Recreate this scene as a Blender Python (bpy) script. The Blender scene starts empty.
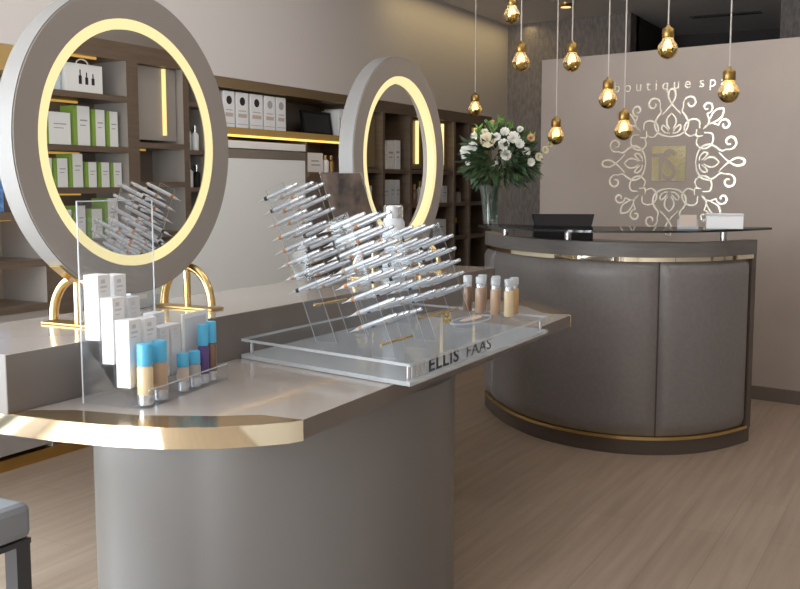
import bpy, bmesh, math, random
from math import pi, sin, cos, radians as R
from mathutils import Vector, Matrix, Quaternion
random.seed(7)
COL = bpy.context.scene.collection

# ------------------------------------------------------------------ materials
def lin(c):
    def f(v):
        v /= 255.0
        return v / 12.92 if v <= .04045 else ((v + .055) / 1.055) ** 2.4
    return (f(c[0]), f(c[1]), f(c[2]), 1)

def mat(name, rgb, rough=.5, metal=0., emit=None, estr=0., spec=.5, coat=0., noise=None, bump=None, trans=0.):
    m = bpy.data.materials.new(name); m.use_nodes = True
    nt = m.node_tree; b = nt.nodes['Principled BSDF']
    b.inputs['Base Color'].default_value = lin(rgb)
    b.inputs['Roughness'].default_value = rough
    b.inputs['Metallic'].default_value = metal
    b.inputs['Specular IOR Level'].default_value = spec
    b.inputs['Coat Weight'].default_value = coat
    b.inputs['Transmission Weight'].default_value = trans
    if emit:
        b.inputs['Emission Color'].default_value = lin(emit)
        b.inputs['Emission Strength'].default_value = estr
    tc = nt.nodes.new('ShaderNodeTexCoord')
    if noise:       # (rgb2, scale xyz)
        mp = nt.nodes.new('ShaderNodeMapping'); mp.inputs['Scale'].default_value = noise[1]
        nz = nt.nodes.new('ShaderNodeTexNoise'); nz.inputs['Scale'].default_value = 1; nz.inputs['Detail'].default_value = 5
        rp = nt.nodes.new('ShaderNodeValToRGB')
        rp.color_ramp.elements[0].position = .35; rp.color_ramp.elements[1].position = .65
        rp.color_ramp.elements[0].color = lin(rgb); rp.color_ramp.elements[1].color = lin(noise[0])
        nt.links.new(tc.outputs['Object'], mp.inputs[0]); nt.links.new(mp.outputs[0], nz.inputs[0])
        nt.links.new(nz.outputs[0], rp.inputs[0]); nt.links.new(rp.outputs[0], b.inputs['Base Color'])
    if bump:        # (scale xyz, strength)
        mp = nt.nodes.new('ShaderNodeMapping'); mp.inputs['Scale'].default_value = bump[0]
        nz = nt.nodes.new('ShaderNodeTexNoise'); nz.inputs['Scale'].default_value = 1; nz.inputs['Detail'].default_value = 3
        bp = nt.nodes.new('ShaderNodeBump'); bp.inputs['Strength'].default_value = bump[1]; bp.inputs['Distance'].default_value = .01
        nt.links.new(tc.outputs['Object'], mp.inputs[0]); nt.links.new(mp.outputs[0], nz.inputs[0])
        nt.links.new(nz.outputs[0], bp.inputs['Height']); nt.links.new(bp.outputs[0], b.inputs['Normal'])
    return m

def clear(name, tint, gloss=.12, milk=.0, rough=.03):
    """thin clear plastic / glass: see-through, with a sheen and a little milkiness"""
    m = bpy.data.materials.new(name); m.use_nodes = True
    nt = m.node_tree; nt.nodes.clear()
    out = nt.nodes.new('ShaderNodeOutputMaterial')
    tr = nt.nodes.new('ShaderNodeBsdfTransparent'); tr.inputs[0].default_value = lin(tint)
    gl = nt.nodes.new('ShaderNodeBsdfGlossy'); gl.inputs['Roughness'].default_value = rough
    df = nt.nodes.new('ShaderNodeBsdfDiffuse'); df.inputs[0].default_value = lin((225, 230, 235))
    lw = nt.nodes.new('ShaderNodeLayerWeight'); lw.inputs['Blend'].default_value = .35
    mul = nt.nodes.new('ShaderNodeMath'); mul.operation = 'MULTIPLY_ADD'
    mul.inputs[1].default_value = gloss * 2.2; mul.inputs[2].default_value = gloss * .35
    mx = nt.nodes.new('ShaderNodeMixShader'); mx2 = nt.nodes.new('ShaderNodeMixShader')
    nt.links.new(lw.outputs['Fresnel'], mul.inputs[0]); nt.links.new(mul.outputs[0], mx.inputs[0])
    nt.links.new(tr.outputs[0], mx.inputs[1]); nt.links.new(gl.outputs[0], mx.inputs[2])
    mx2.inputs[0].default_value = milk
    nt.links.new(mx.outputs[0], mx2.inputs[1]); nt.links.new(df.outputs[0], mx2.inputs[2])
    nt.links.new(mx2.outputs[0], out.inputs[0])
    return m

M = {}
def floor_mat():
    m = mat('oak_planks', (170, 150, 132), .38)
    nt = m.node_tree; b = nt.nodes['Principled BSDF']
    tc = nt.nodes.new('ShaderNodeTexCoord')
    mp = nt.nodes.new('ShaderNodeMapping'); mp.inputs['Rotation'].default_value = (0, 0, R(90))
    br = nt.nodes.new('ShaderNodeTexBrick'); br.inputs['Scale'].default_value = 1
    br.inputs['Brick Width'].default_value = 1.4; br.inputs['Row Height'].default_value = .19
    br.inputs['Mortar Size'].default_value = .0012; br.offset = .37
    br.inputs['Color1'].default_value = lin((156, 137, 120)); br.inputs['Color2'].default_value = lin((150, 131, 114))
    br.inputs['Mortar'].default_value = lin((122, 104, 90))
    mp2 = nt.nodes.new('ShaderNodeMapping'); mp2.inputs['Scale'].default_value = (26, 1.3, 1)
    nz = nt.nodes.new('ShaderNodeTexNoise'); nz.inputs['Scale'].default_value = 1; nz.inputs['Detail'].default_value = 7
    rp = nt.nodes.new('ShaderNodeValToRGB'); rp.color_ramp.elements[0].position = .3; rp.color_ramp.elements[1].position = .72
    rp.color_ramp.elements[0].color = (.78, .77, .76, 1); rp.color_ramp.elements[1].color = (1.1, 1.1, 1.1, 1)
    mx = nt.nodes.new('ShaderNodeMixRGB'); mx.blend_type = 'MULTIPLY'; mx.inputs[0].default_value = 1
    L = nt.links.new
    L(tc.outputs['Object'], mp.inputs[0]); L(mp.outputs[0], br.inputs[0])
    L(tc.outputs['Object'], mp2.inputs[0]); L(mp2.outputs[0], nz.inputs[0]); L(nz.outputs[0], rp.inputs[0])
    L(br.outputs[0], mx.inputs[1]); L(rp.outputs[0], mx.inputs[2]); L(mx.outputs[0], b.inputs['Base Color'])
    return m

M['floor'] = floor_mat()
M['wall'] = mat('wall_paint', (206, 199, 195), .75)
M['logo_wall'] = mat('logo_wall_paint', (166, 153, 144), .7, noise=((161, 148, 140), (3, 3, 3)))
M['wall_taupe'] = mat('right_wall_taupe', (150, 140, 132), .75)
M['woven'] = mat('woven_wallpaper', (106, 100, 97), .85, noise=((130, 122, 118), (45, 45, 14)), bump=((70, 70, 70), .4))
M['ceiling'] = mat('ceiling_paint', (206, 202, 200), .85)
M['dark_void'] = mat('recess_shade_grey', (62, 58, 57), .85)  # unlit depth of the recess put into the colour; vent frame shares it
M['taupe'] = mat('taupe_laminate', (102, 99, 97), .34)
M['taupe_top'] = mat('taupe_gloss_top', (166, 157, 150), .16, coat=.3)
M['shaded_side'] = mat('shaded_side_taupe', (106, 98, 92), .4)  # same taupe as the top, shade on the sides put into the colour
M['taupe_dark'] = mat('taupe_dark_lacquer', (104, 94, 87), .4)
M['ring_face'] = mat('ring_face_taupe', (140, 132, 126), .5)
M['ring_rim'] = mat('ring_rim_pale', (122, 119, 117), .5)
M['brass'] = mat('polished_brass', (224, 192, 128), .16, 1.)
M['brass_sat'] = mat('satin_brass', (196, 158, 92), .28, 1.)
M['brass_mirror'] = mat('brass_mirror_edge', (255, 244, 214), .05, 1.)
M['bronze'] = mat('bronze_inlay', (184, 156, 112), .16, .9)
M['mirror'] = mat('mirror_silver', (214, 211, 207), .0, 1.)
M['led_ring'] = mat('led_ring_diffuser', (110, 100, 70), .5, emit=(255, 236, 168), estr=.98)
M['led'] = mat('led_strip_warm', (255, 215, 120), .5, emit=(255, 196, 84), estr=1.7)
M['led_soft'] = mat('led_strip_soft', (255, 215, 120), .5, emit=(255, 226, 150), estr=1.3)
M['led_dim'] = mat('led_strip_dim', (200, 150, 70), .5, emit=(226, 172, 78), estr=.8)
M['leather'] = mat('padded_leather', (120, 115, 114), .34, noise=((114, 109, 108), (40, 40, 40)), bump=((160, 160, 160), .12))
M['fascia'] = mat('desk_fascia_wood', (110, 105, 102), .42, noise=((100, 95, 92), (6, 6, 60)))
M['desk_dark'] = mat('desk_dark_wood', (76, 66, 59), .42)
M['glass_dark'] = mat('dark_glass_edge', (38, 40, 42), .05)
M['glass_top'] = clear('smoked_glass', (120, 124, 126), .25)
M['chrome'] = mat('chrome', (205, 205, 208), .15, 1.)
M['acrylic'] = clear('clear_acrylic', (249, 250, 251), .03, .015)
M['acrylic_edge'] = clear('acrylic_bright_edge', (240, 244, 247), .25, .5, .1)
M['acrylic_slab'] = clear('acrylic_slab', (240, 243, 246), .16, .3)
M['glass'] = clear('vase_glass', (232, 238, 234), .12, .02)
M['shelf'] = mat('shelf_walnut', (104, 88, 74), .32, noise=((92, 77, 64), (3, 3, 40)))
M['shelf_back'] = mat('shelf_back_bronze', (106, 92, 80), .25, spec=.7)
M['shelf_gold'] = mat('shelf_gold_edge', (156, 132, 98), .35, .7)
M['band_bronze'] = mat('grey_bronze_band', (150, 140, 130), .3, .5)
M['lit_edge'] = mat('gold_lit_shelf_edge', (168, 136, 74), .4)
M['pale_back'] = mat('pale_taupe_back', (190, 180, 168), .5)
M['panel_gold'] = mat('lit_bronze_panel', (142, 124, 92), .25, .4)
M['cabinet'] = mat('cabinet_grey', (150, 143, 138), .5)
M['white'] = mat('white_card', (236, 237, 238), .45)
M['white_board'] = mat('blank_white_board', (238, 240, 238), .6)
M['pale_card'] = mat('pale_grey_card', (206, 209, 214), .4)
M['print_grey'] = mat('printed_grey_text', (196, 198, 204), .6)
M['pale_blue'] = mat('pale_blue_card', (198, 212, 224), .5)
M['green'] = mat('lime_green_card', (128, 164, 66), .5)
M['black'] = mat('black_plastic', (20, 20, 22), .6, spec=.2)
M['black_mat'] = mat('black_print', (24, 23, 24), .6)
M['grey_print'] = mat('pale_print', (168, 164, 160), .6)
M['pinkprint'] = mat('tan_print', (196, 178, 164), .6)
M['blue_cap'] = mat('sky_blue_cap', (74, 178, 226), .3)
M['blue_box'] = mat('blue_print_box', (44, 82, 168), .4, noise=((120, 170, 220), (30, 30, 30)))
M['silver'] = mat('silver_pen_metal', (204, 208, 215), .3, .5)
M['silver_cap'] = mat('silver_collar', (218, 222, 228), .2, .8)
M['tip'] = mat('grey_pen_nozzle', (190, 194, 199), .35, .3)
M['band_black'] = mat('black_pen_band', (22, 20, 20), .4)
M['band_amber'] = mat('amber_pen_band', (176, 112, 58), .4)
M['band_grey'] = mat('nude_pen_band', (170, 140, 120), .4)
M['skin1'] = mat('foundation_cocoa', (116, 84, 62), .3, coat=.5)
M['skin2'] = mat('foundation_almond', (164, 132, 108), .3, coat=.5)
M['skin3'] = mat('foundation_sand', (180, 146, 116), .3, coat=.5)
M['skin4'] = mat('foundation_ivory', (222, 196, 152), .3, coat=.5)
M['skin5'] = mat('foundation_honey', (188, 148, 98), .3, coat=.5)
M['plum'] = mat('plum_label', (80, 56, 120), .4)
M['photo'] = mat('dark_portrait_print', (36, 31, 28), .8, spec=.1, noise=((84, 68, 58), (14, 14, 11)))
M['stem'] = mat('stem_green', (74, 104, 52), .5)
M['leaf'] = mat('dark_leaf', (38, 56, 34), .5, noise=((56, 78, 42), (12, 12, 12)))
M['leaf_bright'] = mat('bright_leaf', (104, 146, 62), .5)
M['petal'] = mat('white_petal', (238, 238, 230), .6)
M['petal_cream'] = mat('cream_petal', (236, 226, 196), .6)
M['petal_peach'] = mat('peach_petal', (206, 170, 128), .6)
M['cord'] = mat('pale_fabric_cord', (176, 168, 160), .7)
M['socket'] = mat('brass_socket', (150, 118, 62), .3, .9)
M['bulb_gold'] = mat('gold_mirror_bulb', (206, 178, 112), .12, 1.)
M['bulb_clear'] = clear('amber_bulb_glass', (252, 222, 140), .22, .16)
M['filament'] = mat('glowing_filament', (255, 240, 190), .5, emit=(255, 220, 140), estr=11.)
M['emblem'] = mat('mirror_gilt', (248, 240, 220), .25, .9)
M['emblem_dark'] = mat('mirror_gilt_plate', (214, 200, 158), .22, .9)
M['stool'] = mat('stool_grey_leather', (128, 134, 142), .5)
M['stool_leg'] = mat('stool_dark_leg', (52, 54, 60), .4)
M['frame_grey'] = mat('shopfront_frame', (70, 68, 66), .5)
M['pane'] = clear('shopfront_pane', (250, 252, 252), .06)

# ------------------------------------------------------------------ mesh building
class MB:
    def __init__(s): s.v = []; s.f = []; s.mi = []; s.sm = []
    def add(s, vs, fs, mi=0, smooth=False):
        o = len(s.v); s.v += [tuple(p) for p in vs]
        for f in fs:
            s.f.append([o + i for i in f]); s.mi.append(mi); s.sm.append(smooth)
        return s
    def box(s, x0, x1, y0, y1, z0, z1, mi=0, mtx=None):
        vs = [Vector((x, y, z)) for z in (z0, z1) for y in (y0, y1) for x in (x0, x1)]
        if mtx: vs = [mtx @ v for v in vs]
        m = mi if isinstance(mi, (list, tuple)) else [mi] * 6   # -z +z -y +y -x +x
        for f, k in zip(([0, 2, 3, 1], [4, 5, 7, 6], [0, 1, 5, 4], [2, 6, 7, 3], [0, 4, 6, 2], [1, 3, 7, 5]), m):
            s.add(vs, [f], k)
        return s
    def prism(s, pts, z0, z1, mi=0, mside=None, smooth=False):
        n = len(pts)
        a = [(p[0], p[1], z0) for p in pts]; b = [(p[0], p[1], z1) for p in pts]
        s.add(a, [list(range(n))[::-1]], mi); s.add(b, [list(range(n))], mi)
        s.add(a + b, [[i, (i + 1) % n, n + (i + 1) % n, n + i] for i in range(n)], mi if mside is None else mside, smooth)
        return s
    def lathe(s, prof, n=24, c=(0, 0, 0), axis=None, mi=0, smooth=True, closed=False):
        """prof: (r, h) list about +z (or axis)"""
        q = Vector((0, 0, 1)).rotation_difference(Vector(axis).normalized()) if axis is not None else Quaternion()
        c = Vector(c); vs = []
        for r, h in prof:
            for k in range(n):
                a = 2 * pi * k / n
                vs.append(c + q @ Vector((r * cos(a), r * sin(a), h)))
        m = len(prof); fs = []
        for i in range(m if closed else m - 1):
            j = (i + 1) % m
            for k in range(n):
                k2 = (k + 1) % n
                fs.append([i * n + k, i * n + k2, j * n + k2, j * n + k])
        s.add(vs, fs, mi, smooth)
        if not closed:
            if prof[0][0] > 1e-6: s.add(vs[:n], [list(range(n))[::-1]], mi)
            if prof[-1][0] > 1e-6: s.add(vs[-n:], [list(range(n))], mi)
        return s
    def cyl(s, p0, p1, r0, r1=None, n=16, mi=0):
        p0 = Vector(p0); p1 = Vector(p1); d = p1 - p0
        return s.lathe([(r0, 0), (r0 if r1 is None else r1, d.length)], n, p0, d, mi)
    def tube(s, pts, r, n=10, mi=0, closed=False):
        pts = [Vector(p) for p in pts]; m = len(pts); vs = []; rs = r if isinstance(r, (list, tuple)) else [r] * m
        up = None
        for i, p in enumerate(pts):
            t = (pts[(i + 1) % m] if (closed or i < m - 1) else p) - (pts[i - 1] if (closed or i > 0) else p)
            t.normalize()
            if up is None:
                up = t.orthogonal().normalized()
            up = (up - t * up.dot(t)).normalized(); w = t.cross(up)
            for k in range(n):
                a = 2 * pi * k / n
                vs.append(p + (up * cos(a) + w * sin(a)) * rs[i])
        fs = [[i * n + k, i * n + (k + 1) % n, ((i + 1) % m) * n + (k + 1) % n, ((i + 1) % m) * n + k]
              for i in range(m if closed else m - 1) for k in range(n)]
        s.add(vs, fs, mi, True)
        if not closed:
            s.add(vs[:n], [list(range(n))[::-1]], mi); s.add(vs[-n:], [list(range(n))], mi)
        return s
    def wallstrip(s, line, off0, off1, z0, z1, mi=0, smooth=True):
        """a curved board following a list of (inner pt, outward normal)"""
        a = [(p[0] + q[0] * off1, p[1] + q[1] * off1) for p, q in line]
        b = [(p[0] + q[0] * off0, p[1] + q[1] * off0) for p, q in line]
        n = len(line)
        vs = [(x, y, z0) for x, y in a] + [(x, y, z1) for x, y in a] + [(x, y, z0) for x, y in b] + [(x, y, z1) for x, y in b]
        s.add(vs, [[i, i + 1, n + i + 1, n + i] for i in range(n - 1)], mi, smooth)
        s.add(vs, [[2 * n + i + 1, 2 * n + i, 3 * n + i, 3 * n + i + 1] for i in range(n - 1)], mi, smooth)
        s.add(vs, [[n + i, n + i + 1, 3 * n + i + 1, 3 * n + i] for i in range(n - 1)], mi)
        s.add(vs, [[i + 1, i, 2 * n + i, 2 * n + i + 1] for i in range(n - 1)], mi)
        s.add(vs, [[0, n, 3 * n, 2 * n], [n - 1, 3 * n - 1, 4 * n - 1, 2 * n - 1]], mi)
        return s
    def build(s, name, mats, parent=None, bevel=0., loc=None, kind=None):
        """vertices are given in world space; the mesh is stored about its parent's base"""
        base = Vector(loc) if loc is not None else (Vector(parent['_b']) if parent is not None else Vector((0, 0, 0)))
        me = bpy.data.meshes.new(name)
        me.from_pydata([tuple(Vector(v) - base) for v in s.v], [], s.f)
        for m in (mats if isinstance(mats, (list, tuple)) else [mats]): me.materials.append(M[m])
        for p, k, sm in zip(me.polygons, s.mi, s.sm): p.material_index = k; p.use_smooth = sm
        bm = bmesh.new(); bm.from_mesh(me)
        bmesh.ops.remove_doubles(bm, verts=bm.verts, dist=1e-6)
        bmesh.ops.recalc_face_normals(bm, faces=bm.faces)
        bm.to_mesh(me); bm.free()
        if any(s.sm): me.set_sharp_from_angle(angle=R(42))
        o = bpy.data.objects.new(name, me); COL.objects.link(o)
        o['_b'] = tuple(base)
        if parent is not None: o.parent = parent
        else: o.location = base
        if bevel:
            b = o.modifiers.new('soft_edge', 'BEVEL'); b.width = bevel; b.segments = 2; b.limit_method = 'ANGLE'; b.angle_limit = R(50)
        if kind: o['kind'] = kind
        return o

def thing(name, label, cat, loc=(0, 0, 0), group=None):
    o = bpy.data.objects.new(name, None); COL.objects.link(o)
    o.empty_display_size = .05
    o.location = loc; o['_b'] = tuple(loc)
    return tag(o, label, cat, group)
def tag(o, label, cat, group=None):
    o['label'] = label; o['category'] = cat
    if group: o['group'] = group
    return o
def dup(root, loc, label=None, group=None, rz=None):
    r = root.copy(); COL.objects.link(r); r.location = loc; r['_b'] = tuple(loc)
    if rz is not None: r.rotation_euler.z = rz
    if label: r['label'] = label
    if group: r['group'] = group
    for ch in list(root.children):
        c = ch.copy(); COL.objects.link(c); c.parent = r
        for g in ch.children:
            d = g.copy(); COL.objects.link(d); d.parent = c
    return r
def struct(name, mb, m, **k): return mb.build(name, m, kind='structure', **k)
ORD = ['first', 'second', 'third', 'fourth', 'fifth', 'sixth', 'seventh', 'eighth', 'ninth']

# ------------------------------------------------------------------ camera
H = 1.45
cam = bpy.data.cameras.new('camera'); co = bpy.data.objects.new('camera', cam); COL.objects.link(co)
cam.sensor_fit = 'HORIZONTAL'; cam.sensor_width = 36; cam.lens = 45; cam.clip_start = .05
co.location = (0, 0, H); co.rotation_euler = (R(90 - 6.21), 0, R(28.667))
bpy.context.scene.camera = co

# ------------------------------------------------------------------ the room
XL, ZC = -4.15, 3.12
SL = -.18                                        # the reception wall runs a little askew
def lw(x): return 7.05 + SL * (x + 1.0)          # its front face
struct('floor', MB().box(-4.6, 1.15, -3.1, 11.7, -.06, 0), 'floor')
struct('ceiling', MB().box(-4.6, 1.15, -3.1, 11.7, ZC, ZC + .1), 'ceiling')
struct('wall_left', MB().box(-4.6, XL, 2.45, 10.2, 2.15, ZC).box(-4.6, -4.5, 2.45, 10.2, 0, 2.15).box(-4.6, XL, -3.1, 2.45, 2.85, ZC).box(-4.6, XL, -3.1, 2.45, 0, .12).box(-4.6, XL, -3.1, -2.9, .12, 2.85)
       .box(-4.5, XL, 9.56, 10.2, 0, 2.15).box(-4.5, XL, 2.45, 2.55, 0, 2.15), 'wall')
def bw(x): return 9.95 - .12 * (x + 4.15)
b = MB().prism([(-4.15, bw(-4.15)), (-2.80, bw(-2.8)), (-2.80, bw(-2.8) + .3), (-4.15, 10.3)], 0, ZC)
b.prism([(-1.40, bw(-1.4)), (1.05, bw(1.05)), (1.05, bw(1.05) + .3), (-1.4, bw(-1.4) + .3)], 0, ZC)
struct('wall_back', b, 'woven')
struct('wall_recess', MB().box(-2.9, -1.3, 11.5, 11.7, 0, ZC).box(-2.95, -2.8, 10.0, 11.6, 0, ZC).box(-1.4, -1.25, 10.0, 11.6, 0, ZC)
       .box(-2.8, -1.4, 9.9, 11.5, 0.0, .02), 'dark_void')
b = MB().prism([(-2.79, lw(-2.79)), (1.05, lw(1.05)), (1.05, lw(1.05) + .14), (-2.79, lw(-2.79) + .14)], 0, 2.405)
struct('wall_rear', b, 'logo_wall')
b = MB().prism([(-2.79, lw(-2.79) - .014), (1.05, lw(1.05) - .014), (1.05, lw(1.05)), (-2.79, lw(-2.79))], 0, .092)
struct('baseboard_rear', b, 'taupe_dark')
struct('wall_right', MB().box(1.05, 1.15, -3.1, 11.7, 0, ZC), 'wall_taupe')
# shop front behind the camera: a wide glazed opening
struct('wall_front', MB().box(-4.5, 1.05, -3.1, -3.0, 0, .12).box(-4.5, 1.05, -3.1, -3.0, 2.85, ZC)
       .box(-4.5, -4.3, -3.1, -3.0, .12, 2.85).box(-1.45, 1.05, -3.1, -3.0, .12, 2.85), 'wall')
wf = struct('window_1', MB().box(-4.3, -1.45, -3.08, -3.02, .12, .18).box(-4.3, -1.45, -3.08, -3.02, 2.79, 2.85)
            .box(-4.3, -4.24, -3.08, -3.02, .18, 2.79).box(-1.51, -1.45, -3.08, -3.02, .18, 2.79)
            .box(-2.92, -2.80, -3.08, -3.02, .18, 2.79), 'frame_grey')
for a, c in ((-4.24, -2.92), (-2.80, -1.51)):
    MB().box(a, c, -3.055, -3.045, .18, 2.79).build('pane', 'pane', wf)
wf = struct('window_2', MB().box(-4.42, -4.36, -2.9, 2.45, .12, .18).box(-4.42, -4.36, -2.9, 2.45, 2.79, 2.85)
            .box(-4.42, -4.36, -2.9, -2.84, .18, 2.79).box(-4.42, -4.36, 2.39, 2.45, .18, 2.79)
            .box(-4.42, -4.36, -1.15, -1.03, .18, 2.79).box(-4.42, -4.36, .65, .77, .18, 2.79), 'frame_grey')
for a, c in ((-2.84, -1.15), (-1.03, .65), (.77, 2.39)):
    MB().box(-4.395, -4.385, a, c, .18, 2.79).build('pane', 'pane', wf)
# slot grille and gilded downlight in the ceiling
t = thing('ceiling_vent', 'thin dark slot air vent in the ceiling above the reception wall', 'vent', (-2.0, 10.35, ZC))
MB().box(-2.32, -1.72, 10.32, 10.38, ZC - .012, ZC).build('slot', 'black_mat', t)
MB().box(-2.36, -1.68, 10.29, 10.315, ZC - .008, ZC).box(-2.36, -1.68, 10.385, 10.41, ZC - .008, ZC).build('frame', 'dark_void', t)
t = thing('ceiling_downlight', 'small gilded downlight disc set in the ceiling before the woven wall', 'light', (-3.2, 9.05, ZC))
MB().lathe([(.055, -.03), (.07, -.012), (.072, 0)], 24, (-3.2, 9.05, ZC)).build('trim_ring', 'brass_sat', t)
MB().lathe([(.0, -.033), (.045, -.033), (.05, -.028)], 20, (-3.2, 9.05, ZC)).build('lens', 'led_soft', t)

# ------------------------------------------------------------------ left wall shelving (built into the wall)
XB = -4.498
def bay(name, label, y0, y1, loc_y):
    return thing(name, label, 'shelving', (XL, loc_y, 0))
# bay nearest the camera, partly behind the large round mirror
t = bay('shelving_unit', 'walnut wall shelving bay with gold-lit shelves behind the large round mirror', 2.56, 3.83, 3.2)
MB().box(XB, XB + .012, 2.56, 3.95, .06, 2.15).build('back_panel', 'pale_back', t)
MB().box(XB + .012, XL, 3.71, 3.95, .06, 2.148, [0, 0, 1, 0, 0, 0]).build('side_panel', ['shelf', 'cabinet'], t)
MB().box(XB + .012, XL, 2.56, 2.62, .06, 2.148).build('side_panel', 'shelf', t)
MB().box(XB + .012, XL, 2.62, 3.71, 2.02, 2.148).build('fascia', 'lit_edge', t)
for z0, z1 in ((1.70, 1.735), (1.276, 1.316), (1.03, 1.067), (.80, .837)):
    s = MB().box(XB + .012, XL, 2.62, 3.71, z0, z1).build('shelf', 'shelf', t)
    MB().box(XL - .26, XL - .23, 2.64, 3.69, z0 - .012, z0).build('led_strip', 'led_dim', s)
MB().box(XB + .05, XL - .004, 2.62, 3.71, .08, .80).build('drawer_front', 'cabinet', t)
MB().box(XB + .012, XL + .004, 2.56, 3.95, 0, .06).build('plinth_strip', 'brass_sat', t)
o = MB().box(-4.36, -4.17, 3.22, 3.475, 1.317, 1.475).build('gift_box', 'blue_box', bevel=.004)
tag(o, 'blue patterned box on the lit shelf at the picture edge beside the large mirror', 'box')
# middle bay
t = bay('shelving_unit', 'wall shelving bay between the two rings, long gold-lit shelf of white box files', 3.96, 6.94, 5.4)
MB().box(XB, XB + .012, 3.952, 6.95, .06, 2.15).build('back_panel', 'shelf_back', t)
MB().box(XB + .012, XL, 6.86, 6.95, .06, 2.148).build('side_panel', 'shelf', t)
MB().box(XB + .012, XL, 3.955, 6.86, 2.085, 2.148, [0, 1, 0, 0, 0, 0]).build('fascia', ['shelf_gold', 'shelf'], t)
s = MB().box(XB + .012, XL, 3.955, 6.86, 1.785, 1.833, [0, 0, 0, 0, 0, 1]).build('shelf', ['shelf', 'lit_edge'], t)
MB().box(XL - .012, XL + .006, 3.96, 6.62, 1.772, 1.785).build('led_strip', 'led', s)
MB().box(XB + .012, XL, 6.19, 6.86, 1.515, 1.55).build('shelf', 'shelf_gold', t)
MB().box(XB + .012, XL - .01, 6.17, 6.19, .06, 1.785).build('divider', 'shelf', t)
MB().box(XB + .012, XL - .01, 6.19, 6.86, .06, 1.515).build('cupboard_door', 'shelf', t)
MB().box(XB + .012, XL + .004, 3.955, 6.95, 0, .06).build('plinth_strip', 'brass_sat', t)
MB().box(XB + .012, XL - .004, 3.955, 6.17, .06, .50).build('drawer_front', 'cabinet', t)
t = thing('display_board', 'big blank white board with grey top band under the gold-lit shelf', 'board', (-4.2, 5.1, .5))
MB().box(-4.24, -4.165, 3.98, 6.165, .502, 1.632).build('face', 'white_board', t)
MB().box(-4.25, -4.16, 3.98, 6.165, 1.634, 1.692).build('top_band', 'band_bronze', t)
MB().box(-4.24, -4.16, 3.98, 6.165, 1.699, 1.748).build('header_strip', 'white', t)
# white box files
for i, (y0, y1) in enumerate(((5.10, 5.235), (5.272, 5.392), (5.408, 5.540), (5.562, 5.704), (5.722, 5.850), (5.864, 5.978))):
    lab = ('white box file at the mirror end of the upper wall shelf' if i == 0 else
           'white box file with %s emblem, %s from the black picture on the upper shelf' % (('black' if i < 4 else 'pale'), ['', 'fifth', 'fourth', 'third', 'second', 'first'][i]))
    t = thing('box_file', lab, 'box file', (-4.2, (y0 + y1) / 2, 1.833), 'white box files on the upper wall shelf')
    MB().box(-4.42, -4.20, y0, y1, 1.834, 2.072).build('case', 'white', t, bevel=.004)
    ym = (y0 + y1) / 2
    MB().lathe([(.028, 0), (.028, .002)], 20, (-4.20, ym, 2.012), (1, 0, 0)).build('emblem', 'black_mat' if i < 4 else 'grey_print', t)
    MB().box(-4.20, -4.199, y0 + .02, y1 - .02, 1.905, 1.93).box(-4.20, -4.199, y0 + .025, y1 - .025, 1.945, 1.952).build('title_print', 'pinkprint', t)
    MB().box(-4.20, -4.199, y0 + .006, y1 - .006, 1.858, 1.862).build('foot_line', 'grey_print', t)
t = thing('framed_picture', 'black framed picture leaning on the upper shelf beside the white box files', 'picture frame', (-4.27, 6.5, 1.834))
mt = Matrix.Translation((-4.26, 6.49, 1.836)) @ Matrix.Rotation(R(-9), 4, 'Y')
MB().box(-.012, .008, -.20, .20, 0, .02, 0, mt).box(-.012, .008, -.20, .20, .16, .18, 0, mt).box(-.012, .008, -.20, -.18, .02, .16, 0, mt).box(-.012, .008, .18, .20, .02, .16, 0, mt).build('frame', 'black', t)
MB().box(-.010, .002, -.18, .18, .02, .16, 0, mt).build('print', 'black_mat', t)
for i, (y0, y1, h) in enumerate(((6.715, 6.75, .20), (6.757, 6.795, .215), (6.80, 6.84, .205))):
    t = thing('slim_book', 'slim white book upright beside black picture frame, %s from the frame' % ORD[i], 'book', (-4.25, y0, 1.834), 'white books beside the black picture frame')
    MB().box(-4.38, -4.215, y0, y1, 1.834, 1.834 + h).build('cover', 'white', t, bevel=.003)
    MB().box(-4.215, -4.2145, y0 + .012, y1 - .012, 1.9, 1.98).build('spine_print', 'grey_print', t)
t = thing('white_carton', 'white carton on the small gold shelf under the long lit shelf', 'box', (-4.25, 6.35, 1.55))
MB().box(-4.36, -4.20, 6.245, 6.46, 1.551, 1.695).build('carton_body', 'white', t, bevel=.004)
MB().box(-4.20, -4.199, 6.30, 6.42, 1.60, 1.61).box(-4.20, -4.199, 6.30, 6.40, 1.63, 1.64).build('label_print', 'grey_print', t)
for i, y in enumerate((6.52, 6.60)):
    t = thing('cosmetic_bottle', ('slim white bottle with gold cap' if i == 0 else 'gold bottle with amber cap') + ' beside the white carton under the lit shelf', 'bottle', (-4.22, y, 1.55))
    MB().lathe([(.026, 0), (.028, .01), (.028, .085), (.012, .1)], 16, (-4.22, y, 1.551)).build('bottle_body', 'white' if i == 0 else 'brass_sat', t)
    MB().lathe([(.016, .1), (.016, .13), (.0, .131)], 14, (-4.22, y, 1.551)).build('cap', 'brass' if i == 0 else 'shelf_gold', t)
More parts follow.
